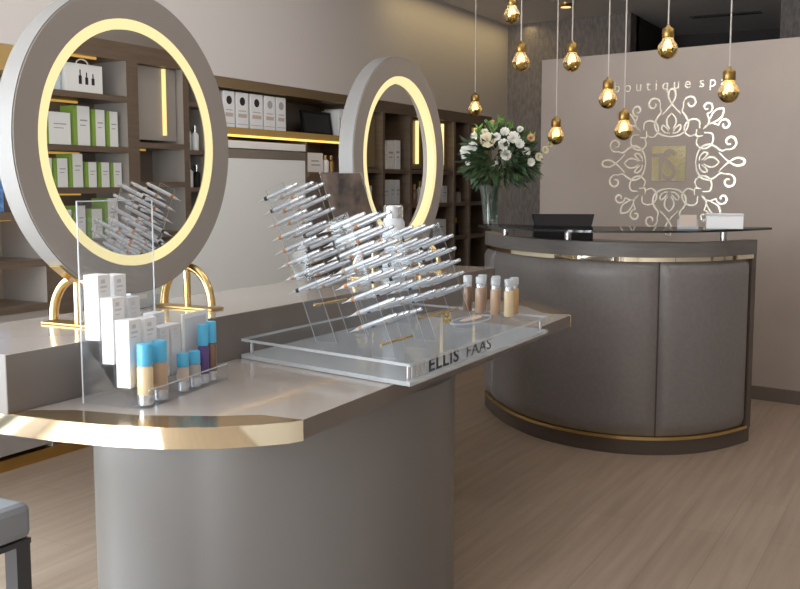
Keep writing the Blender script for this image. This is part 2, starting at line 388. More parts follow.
# far bays
t = bay('shelving_unit', 'far walnut wall shelving of lit columns beside the flowers', 6.95, 9.55, 8.2)
MB().box(XB, XB + .012, 6.952, 9.555, .06, 2.15).build('back_panel', 'shelf_back', t)
MB().box(XB + .012, XL, 6.955, 9.555, 2.055, 2.148).build('fascia', 'shelf', t)
for y0, y1 in ((6.955, 6.985), (7.29, 7.33), (7.77, 7.81), (8.17, 8.22), (8.66, 8.70), (9.00, 9.05), (9.515, 9.555)):
    MB().box(XB + .012, XL, y0, y1, .06, 2.055).build('divider', 'shelf', t)
cells = [(6.985, 7.29), (7.33, 7.77), (7.81, 8.17), (8.22, 8.66), (8.70, 9.00), (9.05, 9.515)]
for ci, (y0, y1) in enumerate(cells):
    for z0 in (1.555, 1.255, .93, .56):
        MB().box(XB + .012, XL - .008, y0, y1, z0, z0 + .035).build('shelf', 'shelf', t)
    MB().box(XB + .03, XL - .01, y0, y1, .08, .555).build('cupboard_door', 'shelf', t)
for (y0, y1), ys in zip([cells[i] for i in (0, 2, 3, 5)], (7.10, 8.02, 8.53, 9.28)):
    p = MB().box(-4.26, -4.22, y0 + .005, y1 - .005, 1.60, 2.05).build('lit_panel', 'panel_gold', t)
    MB().box(-4.22, -4.20, ys - .013, ys + .013, 1.645, 2.026).build('led_strip', 'led_soft', p)
MB().lathe([(.03, 0), (.03, .008)], 16, (-4.3, 7.42, 2.047)).build('spot_lens', 'led', t)
MB().lathe([(.03, 0), (.03, .008)], 16, (-4.25, 7.42, 1.547)).build('spot_lens', 'led', t)
def carton(y0, y1, z, h, lab, g='white cartons on the far shelving', x1=-4.20, dep=.12, m='white'):
    t = thing('white_carton', lab, 'box', ((x1), (y0 + y1) / 2, z), g)
    MB().box(x1 - dep, x1, y0, y1, z + .001, z + h).build('carton_body', m, t, bevel=.003)
    MB().box(x1, x1 + .001, y0 + (y1 - y0) * .2, y1 - (y1 - y0) * .2, z + h * .55, z + h * .62).box(x1, x1 + .001, y0 + (y1 - y0) * .25, y1 - (y1 - y0) * .3, z + h * .4, z + h * .44).build('label_print', 'grey_print', t)
    return t
P3 = ['first', 'second', 'third', 'fourth']
for i, (y0, y1, h) in enumerate(((7.35, 7.44, .21), (7.46, 7.58, .24), (7.60, 7.69, .25))):
    carton(y0, y1, 1.59, h, 'tall white carton seen through the ring, upper shelf, %s of three' % P3[i])
for i, (y0, y1, h) in enumerate(((7.36, 7.50, .19), (7.51, 7.60, .21), (7.61, 7.68, .21))):
    carton(y0, y1, 1.29, h, 'white carton seen through the ring on the second shelf, %s of three' % P3[i], m='pale_card')
carton(7.02, 7.2, 1.29, .16, 'small pale carton under the inner lit strip by the ring edge', m='pale_card')
carton(7.40, 7.62, .965, .17, 'low pale carton seen through the ring on its lowest visible shelf', m='pale_card')
carton(8.36, 8.5, 1.29, .13, 'pale carton on the shelf just outside the ring, nearest its rim', m='pale_card')
carton(8.52, 8.62, 1.29, .16, 'narrow white carton outside the ring beside the dark flacon')
carton(8.30, 8.60, .965, .17, 'wide white carton on the lower shelf between ring and flowers')
def flacon(y, z, h, lab, body='black', cap='brass_sat', r=.028, x=-4.22, g='bottles on the far shelving'):
    t = thing('cosmetic_bottle', lab, 'bottle', (x, y, z), g)
    MB().lathe([(r * .95, 0), (r, .008), (r, h * .62), (r * .45, h * .72)], 14, (x, y, z + .001)).build('bottle_body', body, t)
    MB().lathe([(r * .5, h * .72), (r * .5, h), (0, h)], 12, (x, y, z + .001)).build('cap', cap, t)
flacon(7.88, 1.29, .20, 'tall dark bottle seen through the ring, first of three')
flacon(7.98, 1.29, .17, 'amber bottle seen through the ring, second of three', 'skin1')
flacon(8.09, 1.29, .20, 'pale bottle seen through the ring, third of three', 'white')
flacon(8.78, 1.29, .16, 'dark flacon on the shelf behind the flowers at their side', 'black')
flacon(8.90, 1.29, .14, 'short grey flacon on the shelf behind the flowers', 'grey_print', 'black')
flacon(8.85, .965, .17, 'dark bottle on the lower shelf behind the vase', 'black')
flacon(7.92, .965, .18, 'dark bottle low inside the ring view', 'black')

# ------------------------------------------------------------------ right wall shelving (seen in the round mirror)
XR, XRB = .70, 1.048
t = thing('shelving_unit', 'lit walnut shelving of green and white cartons, reflected in the large round mirror', 'shelving', (XR, 5.3, 0))
MB().box(XRB - .012, XRB, 4.0, 6.60, .06, 2.49).build('back_panel', 'shelf_back', t)
MB().box(XR, XRB - .012, 4.0, 6.60, 2.36, 2.49, [1, 0, 0, 0, 0, 0]).build('fascia', ['shelf', 'shelf_gold'], t)
for y0, y1 in ((4.0, 4.05), (5.60, 5.72), (6.22, 6.29), (6.56, 6.60)):
    MB().box(XR, XRB - .012, y0, y1, .06, 2.36, [0, 0, 1, 0, 0, 0]).build('divider', ['shelf', 'cabinet'], t)
for zz in (2.06, 1.69, 1.395, 1.03):
    s = MB().box(XR, XRB - .012, 4.05, 5.60, zz, zz + .042).build('shelf', 'shelf', t)
    MB().box(XR + .25, XR + .27, 4.08, 5.36, zz - .014, zz).build('led_strip', 'led_dim', s)
s = MB().box(XR + .04, XR + .06, 4.1, 5.35, 2.345, 2.36).build('led_strip', 'led_dim', t)
for zz in (1.735, 1.44, 1.05):
    s = MB().box(XR, XRB - .012, 5.72, 6.22, zz, zz + .04).build('shelf', 'shelf', t)
    MB().box(XR + .2, XR + .22, 5.75, 6.0, zz - .014, zz).build('led_strip', 'led_dim', s)
for zz in (2.08, 1.70, 1.40):
    MB().box(XR, XRB - .012, 6.29, 6.56, zz, zz + .035).build('shelf', 'shelf', t)
p = MB().box(XR + .06, XR + .1, 5.74, 6.2, 1.80, 2.355).build('lit_panel', 'cabinet', t)
MB().box(XR + .04, XR + .06, 6.045, 6.07, 1.84, 2.35).build('led_strip', 'led_soft', p)
MB().box(XR + .01, XRB - .012, 4.05, 5.60, .08, .95).build('cupboard_door', 'cabinet', t)
MB().box(XR + .01, XRB - .012, 5.72, 6.56, .08, .95).build('cupboard_door', 'cabinet', t)
def gbox(y0, y1, z, h, lab, dep=.13):
    t = thing('skincare_carton', lab, 'box', (XR + .05, (y0 + y1) / 2, z), 'green sided cartons reflected in the mirror')
    x = XR + .045
    MB().box(x, x + dep, y0, y1, z + .001, z + h, [1, 1, 1, 1, 0, 0]).build('carton_body', ['white', 'green'], t)
    w = y1 - y0
    MB().box(x - .001, x, y0, y0 + w * .22, z + .001, z + h).build('green_edge', 'green', t)
    MB().box(x - .001, x, y0 + w * .4, y1 - w * .15, z + h * .62, z + h * .66).box(x - .001, x, y0 + w * .4, y1 - w * .25, z + h * .5, z + h * .53).build('label_print', 'grey_print', t)
for j, (z, row) in enumerate(((1.733, [(4.62, 4.80, .24), (4.84, 5.09, .22), (5.12, 5.27, .275), (5.30, 5.415, .26), (5.44, 5.545, .255)]),
                              (1.438, [(4.70, 4.80, .2), (4.83, 4.91, .2), (4.93, 5.05, .2), (5.07, 5.19, .235), (5.22, 5.32, .18), (5.345, 5.445, .18), (5.465, 5.57, .18)]),
                              (1.073, [(4.80, 4.92, .2), (4.94, 5.07, .21), (5.10, 5.20, .235), (5.23, 5.36, .21), (5.39, 5.52, .285)]))):
    for i, (y0, y1, h) in enumerate(row):
        gbox(y0, y1, z, h, 'green-sided white carton in the mirror, %s carton shelf, %s along from the camera side' % (['top', 'middle', 'lowest'][j], ORD[i]))
t = thing('gift_bag', 'white paper bag printed with three dropper bottles on the top mirrored shelf', 'bag', (XR + .05, 5.2, 2.102))
MB().prism([(XR + .04, 5.06), (XR + .15, 5.06), (XR + .15, 5.40), (XR + .04, 5.40)], 2.103, 2.30).build('bag_body', 'white', t)
MB().tube([(XR + .06, 5.23 + .055 * cos(a), 2.30 + .035 * sin(a)) for a in [pi * k / 10 for k in range(11)]], .005, 6).build('handle', 'white', t)
for i, (y, h) in enumerate(((5.19, .10), (5.25, .085), (5.31, .08))):
    MB().box(XR + .0385, XR + .04, y - .014, y + .014, 2.16, 2.16 + h * .6).box(XR + .0385, XR + .04, y - .005, y + .005, 2.16 + h * .6, 2.16 + h).build('bottle_print', 'black_mat', t)
t = thing('white_carton', 'plain pale carton beside the printed paper bag on the top mirrored shelf', 'box', (XR + .05, 4.95, 2.102))
MB().box(XR + .06, XR + .17, 4.85, 5.03, 2.103, 2.32).build('carton_body', 'pale_blue', t, bevel=.004)
MB().box(XR + .059, XR + .06, 4.89, 4.99, 2.22, 2.235).build('label_print', 'grey_print', t)
for i, (y, z, h, c) in enumerate(((6.36, 1.736, .22, 'pale_blue'), (6.45, 1.736, .2, 'white'), (6.37, 1.436, .2, 'white'), (6.46, 1.436, .18, 'black'))):
    flacon(y, z, h, '%s bottle in the last mirrored column, %s shelf' % (['pale blue', 'white', 'small white', 'black'][i], 'upper' if i < 2 else 'lower'), c, 'chrome', .03, XR + .08, 'bottles in the last mirrored column')

# ------------------------------------------------------------------ display island
CX, CY = -2.365, 3.30
T = .86; TH = .052
near = [(-1.408, 2.06), (-1.425, 2.02), (-1.472, 1.966), (-1.55, 1.893), (-1.658, 1.829), (-1.80, 1.783), (-1.952, 1.757), (-2.139, 1.743)]
far = [(-1.495, 4.36), (-1.573, 4.467), (-1.65, 4.56), (-1.727, 4.653), (-1.83, 4.755), (-1.929, 4.83), (-2.06, 4.865), (-2.2, 4.88)]
def mirx(l): return [(2 * CX - x, y) for x, y in l]
edge = near + mirx(near)[::-1]                 # near arc, from the aisle side round to the far side
edge2 = far + mirx(far)[::-1]
outline = [(-1.408, 2.06)] + far + mirx(far)[::-1] + mirx(near) + near[::-1][:-1]
t = thing('display_island', 'long taupe display island with brass rounded ends and raised centre platform', 'display counter', (CX, CY, 0))
MB().prism(outline, T - TH, T, 0, 1).build('tabletop', ['taupe_top', 'shaded_side'], t, bevel=.0015)
def band(line, w):
    n = len(line); out = []
    for i, (x, y) in enumerate(line):
        a = line[max(i - 1, 0)]; c = line[min(i + 1, n - 1)]
        dx, dy = c[0] - a[0], c[1] - a[1]; l = math.hypot(dx, dy)
        out.append(((x, y), (dy / l * w, -dx / l * w)))
    return out
def norm_line(line, cx, cy):
    out = []
    for (p, q) in band(line, 1):
        if q[0] * (p[0] - cx) + q[1] * (p[1] - cy) < 0: q = (-q[0], -q[1])
        out.append((p, q))
    return out
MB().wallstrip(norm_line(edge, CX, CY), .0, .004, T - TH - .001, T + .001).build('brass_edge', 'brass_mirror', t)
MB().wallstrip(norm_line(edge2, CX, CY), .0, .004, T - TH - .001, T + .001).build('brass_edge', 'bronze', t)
nl = norm_line(near, CX, CY); fl = norm_line(far, CX, CY)
MB().prism([p for p, q in nl] + [(-2.107, 1.80), (-2.0, 1.862), (-1.80, 1.90), (-1.62, 1.99), (-1.53, 2.055)], T, T + .0012).build('end_inlay', 'bronze', t)
MB().prism([p for p, q in fl] + [(-2.18, 4.80), (-1.98, 4.74), (-1.78, 4.56), (-1.62, 4.36)], T, T + .0012).build('end_inlay', 'bronze', t)
MB().lathe([(.626, 0), (.626, T - TH)], 128, (-2.047, 2.84, 0)).build('pedestal', 'taupe', t)
MB().lathe([(.44, 0), (.44, T - TH)], 96, (-2.50, 4.10, 0)).build('pedestal', 'taupe', t)
MB().box(-2.622, -2.109, 1.742, 4.92, T + .0005, 1.017, [0, 1, 0, 0, 0, 0]).build('platform', ['shaded_side', 'taupe_top'], t, bevel=.003)

# ------------------------------------------------------------------ the two ring mirrors
def ring(name, label, cy, cz, glass):
    xf, th, ro, rl, ri = -2.322, .076, .485, .394, .361
    t = thing(name, label, 'mirror', (-2.36, cy, 1.017))
    c = (xf - th, cy, cz); ax = (1, 0, 0)
    MB().lathe([(rl, 0), (ro - .004, 0), (ro - .004, th), (rl, th)], 128, c, ax, closed=True).build('ring_frame', 'ring_face', t)
    MB().lathe([(ro - .0039, .004), (ro, .004), (ro, th - .004), (ro - .0039, th - .004)], 128, c, ax, closed=True).build('rim', 'ring_rim', t)
    MB().lathe([(ri, .038 if not glass else .055), (rl - .001, .038 if not glass else .055), (rl - .001, th - .001), (ri, th - .001)], 128, c, ax, closed=True).build('light_ring', 'led_ring', t)
    if glass:
        MB().lathe([(0, 0), (ri - .001, 0), (ri - .001, .01), (0, .01)], 128, (xf - .016, cy, cz), ax, smooth=False).build('mirror_glass', 'mirror', t)
        MB().lathe([(0, 0), (ri + .02, 0)], 96, (xf - .06, cy, cz), ax, smooth=False).build('back_board', 'ring_face', t)
    for s, ofs in ((-1, .228), (1, .282)):
        y = cy + s * ofs
        zr = cz - math.sqrt(ro * ro - ofs ** 2)
        st = MB().box(-2.49, -2.225, y - .035, y + .035, 1.0175, 1.0245).build('base_plate', 'brass_sat', t, bevel=.002)
        pts = [(-2.36 + .108 * cos(a), y, 1.03 + .135 * sin(a)) for a in [pi * k / 20 for k in range(21)]]
        MB().tube(pts, .0145, 12).build('arch', 'brass', st)
        MB().cyl((-2.36, y, 1.024), (-2.36, y, zr - .004), .0125).build('post', 'brass', st)
        a0 = math.atan2(zr - cz, s * ofs)
        pr = []
        m = MB(); n = 14
        vs = []
        for k in range(n + 1):
            a = a0 + (k / n - .5) * .42
            for rr in (ro + .001, ro + .007):
                for x in (xf - th * .5 - .022, xf - th * .5 + .022):
                    vs.append((x, cy + rr * cos(a), cz + rr * sin(a)))
        fs = []
        for k in range(n):
            q = 4 * k
            fs += [[q, q + 1, q + 5, q + 4], [q + 3, q + 2, q + 6, q + 7], [q + 1, q + 3, q + 7, q + 5], [q + 2, q, q + 4, q + 6]]
        fs += [[0, 2, 3, 1], [4 * n, 4 * n + 1, 4 * n + 3, 4 * n + 2]]
        m.add(vs, fs); m.build('saddle', 'brass', st)
    return t
ring('vanity_mirror', 'large round grey-framed mirror with glowing ring reflecting green cartons, on brass arches', 2.458, 1.584, True)
ring('ring_light', 'second round grey frame with glowing inner ring and open middle showing far shelves', 4.272, 1.575, False).rotation_euler.z = R(2)
t = thing('white_bottle', 'tall white bottle with silver lid standing before the open glowing ring', 'bottle', (-2.16, 3.89, 1.017))
MB().lathe([(.046, 0), (.05, .008), (.05, .27), (.04, .29)], 28, (-2.16, 3.89, 1.018)).build('bottle_body', 'pale_card', t)
MB().lathe([(.043, .29), (.043, .338), (.038, .346), (0, .346)], 24, (-2.16, 3.89, 1.018)).build('lid', 'silver_cap', t)
MB().lathe([(.0503, .17), (.0503, .19)], 28, (-2.16, 3.89, 1.018)).build('gold_stripe', 'brass', t)
for i, (y0, y1, h, x) in enumerate(((2.60, 2.70, .085, -2.53), (2.72, 2.79, .10, -2.55))):
    t = thing('small_carton', 'pale blue carton on the platform under the large mirror, %s' % ('wider of two' if i == 0 else 'taller of two'), 'box', (x, y0, 1.017))
    MB().box(x - .035, x + .035, y0, y1, 1.0175, 1.017 + h).build('carton_body', 'pale_blue', t, bevel=.003)
    MB().box(x + .035, x + .0358, y0 + .02, y1 - .02, 1.017 + h * .4, 1.017 + h * .6).build('label_print', 'white', t)

# ------------------------------------------------------------------ stepped stand with white cartons and blue-capped bottles
ang = R(10)
O = Vector((-1.835, 1.965, T + .0018))                    # near aisle-side corner of the stand
ux = Vector((-sin(ang), cos(ang), 0)); uy = Vector((-cos(ang), -sin(ang), 0)); uz = Vector((0, 0, 1))
SM = Matrix((( ux.x, uy.x, 0, O.x), (ux.y, uy.y, 0, O.y), (0, 0, 1, O.z), (0, 0, 0, 1)))   # local x along the row, y towards the mirror
t = thing('stepped_stand', 'clear stepped acrylic stand with tall back sheet at the near end of the island', 'display stand', tuple(O))
m = MB()
L = .435
m.box(0, L, 0, .055, 0, .004, 0, SM)
YS = (.055, .104, .147); ZS = (.048, .110, .172); YE = .202
for k, (y0, z) in enumerate(zip(YS, ZS)):
    m.box(0, L * (.75 if k else 1), y0, y0 + .050, z - .004, z, 0, SM)
    m.box(0, L * (.75 if k else 1), y0 - .003, y0, (0, .048, .110)[k], z + .010, 0, SM)
m.box(0, L, -.003, 0, 0, .047, 0, SM); m.box(0, L, -.003, 0, .047, .05, 1, SM)
m.build('steps', ['acrylic', 'acrylic_edge'], t)
for xx in (0, .297):
    m = MB(); m.prism([(0, 0), (YS[0], 0), (YS[1], ZS[0]), (YS[2], ZS[1]), (YE, ZS[2]), (YE, 0)], 0, .003)
    bv = [SM @ Vector((z + xx, x, y)) for x, y, z in m.v]; m.v = [tuple(v) for v in bv]
    m.build('side_panel', 'acrylic', t)
m = MB(); m.box(0.003, .362, YE + .001, YE + .004, 0.0, .545, 0, SM); m.build('back_sheet', 'acrylic', t)
m = MB(); m.box(0.0, .003, YE + .001, YE + .004, 0.0, .545, 0, SM); m.box(.362, .365, YE + .001, YE + .004, 0, .545, 0, SM); m.box(0, .365, YE + .001, YE + .004, .545, .548, 0, SM)
m.build('sheet_edge', 'acrylic_edge', t)
def wbox(lx, k, w, d, h, lab, mm='white'):
    d = min(d, (.043, .037, .046)[k])
    ly = YS[k] + .002; z = ZS[k]
    mt = SM @ Matrix.Translation((lx, ly, z))
    t = thing('white_carton', lab, 'box', tuple(mt @ Vector((w / 2, d / 2, 0))), 'white cartons on the stepped stand')
    MB().box(0, w, 0, d, .0008, h, 0, mt).build('carton_body', mm, t, bevel=.002)
    MB().box(w * .2, w * .7, -.0006, 0, h * .80, h * .83, 0, mt).box(w * .2, w * .6, -.0006, 0, h * .74, h * .755, 0, mt).box(w * .25, w * .55, -.0006, 0, h * .87, h * .93, 0, mt).build('label_print', 'print_grey', t)
wbox(.006, 2, .056, .046, .178, 'tall white carton on the top step, at the near corner')
wbox(.080, 2, .056, .046, .172, 'tall white carton on the top step, second along')
wbox(.006, 1, .056, .046, .180, 'white carton on the middle step at the near end')
wbox(.080, 1, .056, .046, .174, 'white carton on the middle step, second along', 'pale_card')
wbox(.006, 0, .056, .046, .184, 'tallest-looking white carton on the lowest step at the near end')
wbox(.080, 0, .060, .046, .180, 'white carton on the lowest step directly behind the pair of large bottles')
wbox(.205, 1, .056, .044, .115, 'pale short carton on the middle step behind the small bottles', 'pale_card')
wbox(.156, 0, .048, .042, .145, 'pale carton on the lowest step behind the first small blue-capped bottle', 'pale_card')
wbox(.215, 0, .052, .044, .145, 'pale carton on the lowest step behind the second small blue-capped bottle', 'pale_card')
def blue_bottle(lx, ly, h, r, body, lab, z=.0045):
    p = SM @ Vector((lx, ly, z))
    t = thing('foundation_bottle', lab, 'bottle', tuple(p), 'blue capped bottles on the stepped stand')
    ch = h * .36
    MB().lathe([(r * .92, 0), (r, .004), (r, h - ch - .008), (r * .8, h - ch)], 20, p).build('bottle_body', body, t)
    MB().lathe([(r * 1.02, .0), (r * 1.02, .028)], 20, p).build('base_band', 'silver_cap', t)
    MB().lathe([(r * .96, h - ch), (r * .96, h - .004), (r * .86, h), (0, h)], 20, p).build('cap', 'blue_cap', t)
blue_bottle(.030, .027, .165, .0215, 'skin4', 'large ivory bottle with blue cap at the front corner of the stand')
blue_bottle(.102, .027, .163, .0215, 'skin3', 'large tan bottle with blue cap, second along the front of the stand')
blue_bottle(.222, .027, .108, .0175, 'pinkprint', 'small beige bottle with blue cap, first of the small pair')
blue_bottle(.288, .027, .105, .0175, 'grey_print', 'small grey bottle with blue cap, second of the small pair')
blue_bottle(.345, .030, .175, .0165, 'plum', 'tall plum bottle with blue cap before the white framed card', .0045)
blue_bottle(.392, .030, .178, .0165, 'skin1', 'tall dark brown bottle with blue cap before the white framed card', .0045)
t = thing('display_card', 'white framed display card standing behind the tall dark bottles', 'sign', tuple(SM @ Vector((.37, .066, .048))))
MB().box(.285, .432, .062, .068, .049, .058, 0, SM).box(.285, .432, .062, .068, .20, .214, 0, SM).box(.285, .296, .062, .068, .058, .20, 0, SM).box(.421, .432, .062, .068, .058, .20, 0, SM).build('card_frame', 'white', t)
MB().box(.296, .421, .064, .067, .058, .20, 0, SM).build('card_print', 'pale_card', t)

# ------------------------------------------------------------------ acrylic tray
TB, TT = .8625, .930
tb = [(-1.361, 2.551), (-1.388, 3.775), (-2.103, 3.93), (-2.103, 2.712)]
t = thing('acrylic_tray', 'wide clear two-layer acrylic tray with dark lettering on its aisle side', 'tray', (-1.75, 3.2, T))
m = MB(); m.prism(tb, TB, TB + .013, 0, 1); m.build('base_plate', ['acrylic_slab', 'acrylic_edge'], t)
m = MB(); m.prism(tb, TT - .009, TT, 0, 1); m.build('top_plate', ['acrylic', 'acrylic_edge'], t)
def inset(p, f=.05):
    cx = sum(q[0] for q in tb) / 4; cy = sum(q[1] for q in tb) / 4
    return (p[0] + (cx - p[0]) * f * 1.3, p[1] + (cy - p[1]) * f)
for p in tb:
    q = inset(p)
    MB().cyl((q[0], q[1], TB + .0142), (q[0], q[1], TT - .0092), .008, n=16).build('standoff', 'chrome', t)
def front(s, z):   # along the aisle side
    a = Vector((tb[0][0], tb[0][1], z)); c = Vector((tb[1][0], tb[1][1], z))
    return a.lerp(c, s)
fa = front(0, 0); fb = front(1, 0); dirv = (fb - fa).normalized()
m = MB(); q = Vector((-dirv.y, dirv.x, 0)) * .016
vs = []
for z in (TB + .0145, TT - .0095):
    for s, k in ((.03, 0), (.5, 0), (.5, 1), (.03, 1)):
        p = front(s, z) + q * (.75 + .25 * k); vs.append(p)
m.add(vs, [[0, 1, 2, 3], [4, 7, 6, 5], [0, 4, 5, 1], [1, 5, 6, 2], [2, 6, 7, 3], [3, 7, 4, 0]])
m.build('name_panel', 'acrylic_slab', t)
def text_mesh(name, body, size, mtx, m, parent, spacing=1., depth=.0006, bold=0.):
    cu = bpy.data.curves.new(name, 'FONT'); cu.body = body; cu.size = size; cu.extrude = depth; cu.space_character = spacing; cu.offset = bold
    o = bpy.data.objects.new(name, cu); COL.objects.link(o)
    bpy.context.view_layer.update()
    me = bpy.data.meshes.new_from_object(o.evaluated_get(bpy.context.evaluated_depsgraph_get()))
    w = max(v.co.x for v in me.vertices)
    bpy.data.objects.remove(o); me.name = name
    me.transform(Matrix.Translation(-Vector(parent['_b'])) @ mtx)
    me.materials.clear(); me.materials.append(M[m])
    ob = bpy.data.objects.new(name, me); COL.objects.link(ob); ob.parent = parent; ob['_b'] = parent['_b']
    return ob, w
rz = math.atan2(dirv.y, dirv.x)
def TM(s): return Matrix.Translation(front(s, TB + .019) + q * .70) @ Matrix.Rotation(rz, 4, 'Z') @ Matrix.Rotation(R(90), 4, 'X')
text_mesh('lettering', 'ELLIS', .058, TM(.12) @ Matrix.Scale(1.62, 4, (1, 0, 0)), 'black_mat', t, 1.12, bold=.0011)
text_mesh('lettering', 'FAAS', .058, TM(.355) @ Matrix.Scale(1.62, 4, (1, 0, 0)), 'frame_grey', t, 1.05)
for k in range(3):
    m = MB(); p = front(.05 + k * .02, TB + .019) + q * .7
    m.box(0, .014, -.0006, .0006, 0, .040, 0, Matrix.Translation(p) @ Matrix.Rotation(rz, 4, 'Z')); m.build('bar_mark', 'grey_print', t)

# ------------------------------------------------------------------ pen racks and pens
TILT = R(21.5)
pu = Vector((cos(TILT), 0, sin(TILT))); pw = Vector((-sin(TILT), 0, cos(TILT)))
PLEN = .172
def pen_proto(band):
    t = thing('makeup_pen', 'pen', 'makeup pen', (0, 0, 0))
    MB().lathe([(.0068, .041), (.0073, .044), (.0073, .150), (.0068, .152)], 12, (0, 0, 0), pu).build('barrel', 'silver', t)
    MB().lathe([(.0064, .1525), (.0064, .168), (.005, .172), (0, .172)], 10, (0, 0, 0), pu).build('end_cap', 'silver_cap', t)
    MB().lathe([(.0006, -.012), (.0014, .004), (.0050, .020), (.0060, .028)], 10, (0, 0, 0), pu).build('nozzle', 'tip', t)
    MB().lathe([(.0078, .0285), (.0078, .0405)], 12, (0, 0, 0), pu).build('band', band, t)
    return t
protos = {}
racks = [  # label, tip of lowest row in the near column, first y, dy, columns, rows, row pitch, name in pen labels
    ('tallest clear pen rack, close to the mirror platform on the acrylic tray', (-1.955, 1.085), 2.80, .078, 3, 8, .0478, 'tall rear rack'),
    ('clear pen rack at the aisle corner of the tray above the lettering', (-1.602, 1.002), 2.63, .078, 3, 8, .0462, 'aisle corner rack'),
    ('clear pen rack beside the tan foundation bottles on the tray', (-1.665, 1.035), 3.00, .088, 4, 6, .0462, 'rack near bottles'),
]
seq = ['band_black', 'band_grey', 'band_amber', 'band_grey', 'band_black', 'band_amber', 'band_grey']
bname = {'band_black': 'black', 'band_grey': 'beige', 'band_amber': 'amber'}
n = 0
for lab, (tx, tz), y0, dy, nc, nr, pitch, short in racks:
    tip0 = Vector((tx, y0, tz))
    base = Vector((tx + .09, y0 + dy * (nc - 1) / 2, TT))
    rk = thing('pen_rack', lab, 'rack', tuple(base))
    ya, yb = y0 - .022, y0 + dy * (nc - 1) + .022
    # two leaning end panels with a foot
    top = (nr - 1) * pitch + .02
    for s, yy in ((0, ya - .004), (1, yb)):
        A = Vector((tx, 0, tz)) + pu * .052; B = Vector((tx, 0, tz)) + pu * .128
        kz = (A.z - (TT + .001)) / cos(TILT)
        k2 = (B.z - (TT + .001)) / cos(TILT)
        poly = [A - pw * kz, A + pw * top, B + pw * top, B - pw * k2]
        m = MB()
        a = [(p.x, yy, p.z) for p in poly]; c = [(p.x, yy + .004, p.z) for p in poly]
        m.add(a + c, [[0, 1, 2, 3], [7, 6, 5, 4]], 0); m.add(a + c, [[0, 4, 5, 1], [1, 5, 6, 2], [2, 6, 7, 3], [3, 7, 4, 0]], 1)
        m.build('end_panel', ['acrylic', 'acrylic_edge'], rk)
    for r in range(nr):
        for d in (.06, .12):
            p = Vector((tx, 0, tz)) + pw * (r * pitch - .0109) + pu * d
            MB().cyl((p.x, ya, p.z), (p.x, yb, p.z), .0033, n=8).build('support_bar', 'acrylic', rk)
    p = Vector((tx, 0, tz)) + pu * .09 - pw * .07
    if p.z > TT + .02: MB().cyl((p.x, ya, p.z), (p.x, yb, p.z), .005, n=10).build('brace_bar', 'brass', rk)
    for r in range(nr):
        for c in range(nc):
            if short == 'rack near bottles' and r == nr - 1 and c == nc - 1: continue
            bd = seq[n % 7]; n += 1
            pos = tip0 + Vector((0, dy * c, 0)) + pw * (r * pitch) + pu * random.uniform(-.008, .008)
            lb = 'silver pen, %s band, %s row from top, %s from camera in %s' % (bname[bd], ORD[nr - 1 - r], ORD[c], short)
            if bd not in protos:
                protos[bd] = pen_proto(bd); o = protos[bd]; o.location = pos; o['_b'] = tuple(pos); o['label'] = lb
            else:
                o = dup(protos[bd], pos, lb)
            o['group'] = 'silver pens in the ' + short
# dark portrait print beside the rear rack
t = thing('portrait_sign', 'clear leaning acrylic panel with dark portrait print behind the tallest pen rack', 'sign', (-1.88, 3.30, TT))
yy = 3.30
def lp(a, z): return Vector((-1.762 - a - (z - TT) * .372, yy, z))
poly = [lp(0, TT + .001), lp(0, 1.505), lp(.19, 1.505), lp(.19, TT + .001)]
m = MB(); a = [tuple(p) for p in poly]; c = [(p.x, yy + .004, p.z) for p in poly]
m.add(a + c, [[0, 1, 2, 3], [7, 6, 5, 4]], 0); m.add(a + c, [[0, 4, 5, 1], [1, 5, 6, 2], [2, 6, 7, 3], [3, 7, 4, 0]], 1)
m.build('panel', ['acrylic', 'acrylic_edge'], t)
poly = [lp(.006, 1.20), lp(.006, 1.498), lp(.184, 1.498), lp(.184, 1.20)]
MB().add([tuple(p - Vector((0, .001, 0))) for p in poly], [[0, 1, 2, 3]]).build('portrait_print', 'photo', t)

# foundation testers on the tray
fb_ = [(-1.738, 3.765, 'skin1', 'cocoa foundation bottle at the rack end of the front row on the tray'),
       (-1.668, 3.735, 'skin2', 'almond foundation bottle, second in the front row on the tray'),
       (-1.592, 3.715, 'skin3', 'sand foundation bottle, third in the front row on the tray'),
       (-1.522, 3.690, 'skin4', 'ivory foundation bottle at the aisle end of the front row'),
       (-1.535, 3.775, 'skin5', 'honey foundation bottle at the aisle end of the back row'),
       (-1.70, 3.83, 'skin2', 'almond foundation bottle half hidden at the rack end of the back row'),
       (-1.625, 3.80, 'skin3', 'sand foundation bottle half hidden in the middle of the back row')]
for x, y, sk, lb in fb_:
    t = thing('foundation_bottle', lb, 'bottle', (x, y, TT), 'foundation testers on the acrylic tray')
    c = (x, y, TT + .0005)
    MB().lathe([(.018, 0), (.0195, .003), (.0195, .098), (.017, .104)], 22, c).build('bottle_body', sk, t)
    MB().lathe([(.0165, .104), (.0165, .118), (.015, .12)], 20, c).build('collar', 'silver_cap', t)
    MB().lathe([(.018, .1205), (.0185, .145), (.0165, .149), (0, .149)], 20, c).build('cap', 'acrylic_edge', t)
t = thing('lip_colour_pot', 'small gold perfume-like pot on the tray before the foundation bottles', 'bottle', (-1.655, 3.40, TT))
MB().lathe([(.014, 0), (.015, .004), (.015, .02), (.008, .024)], 18, (-1.655, 3.40, TT + .0005)).build('pot_body', 'brass', t)
MB().lathe([(.009, .024), (.011, .045), (.0, .046)], 16, (-1.655, 3.40, TT + .0005)).build('stopper', 'brass', t)
t = thing('mixing_palette', 'flat oval clear palette with nude pink smear on the tray', 'palette', (-1.585, 3.47, TT))
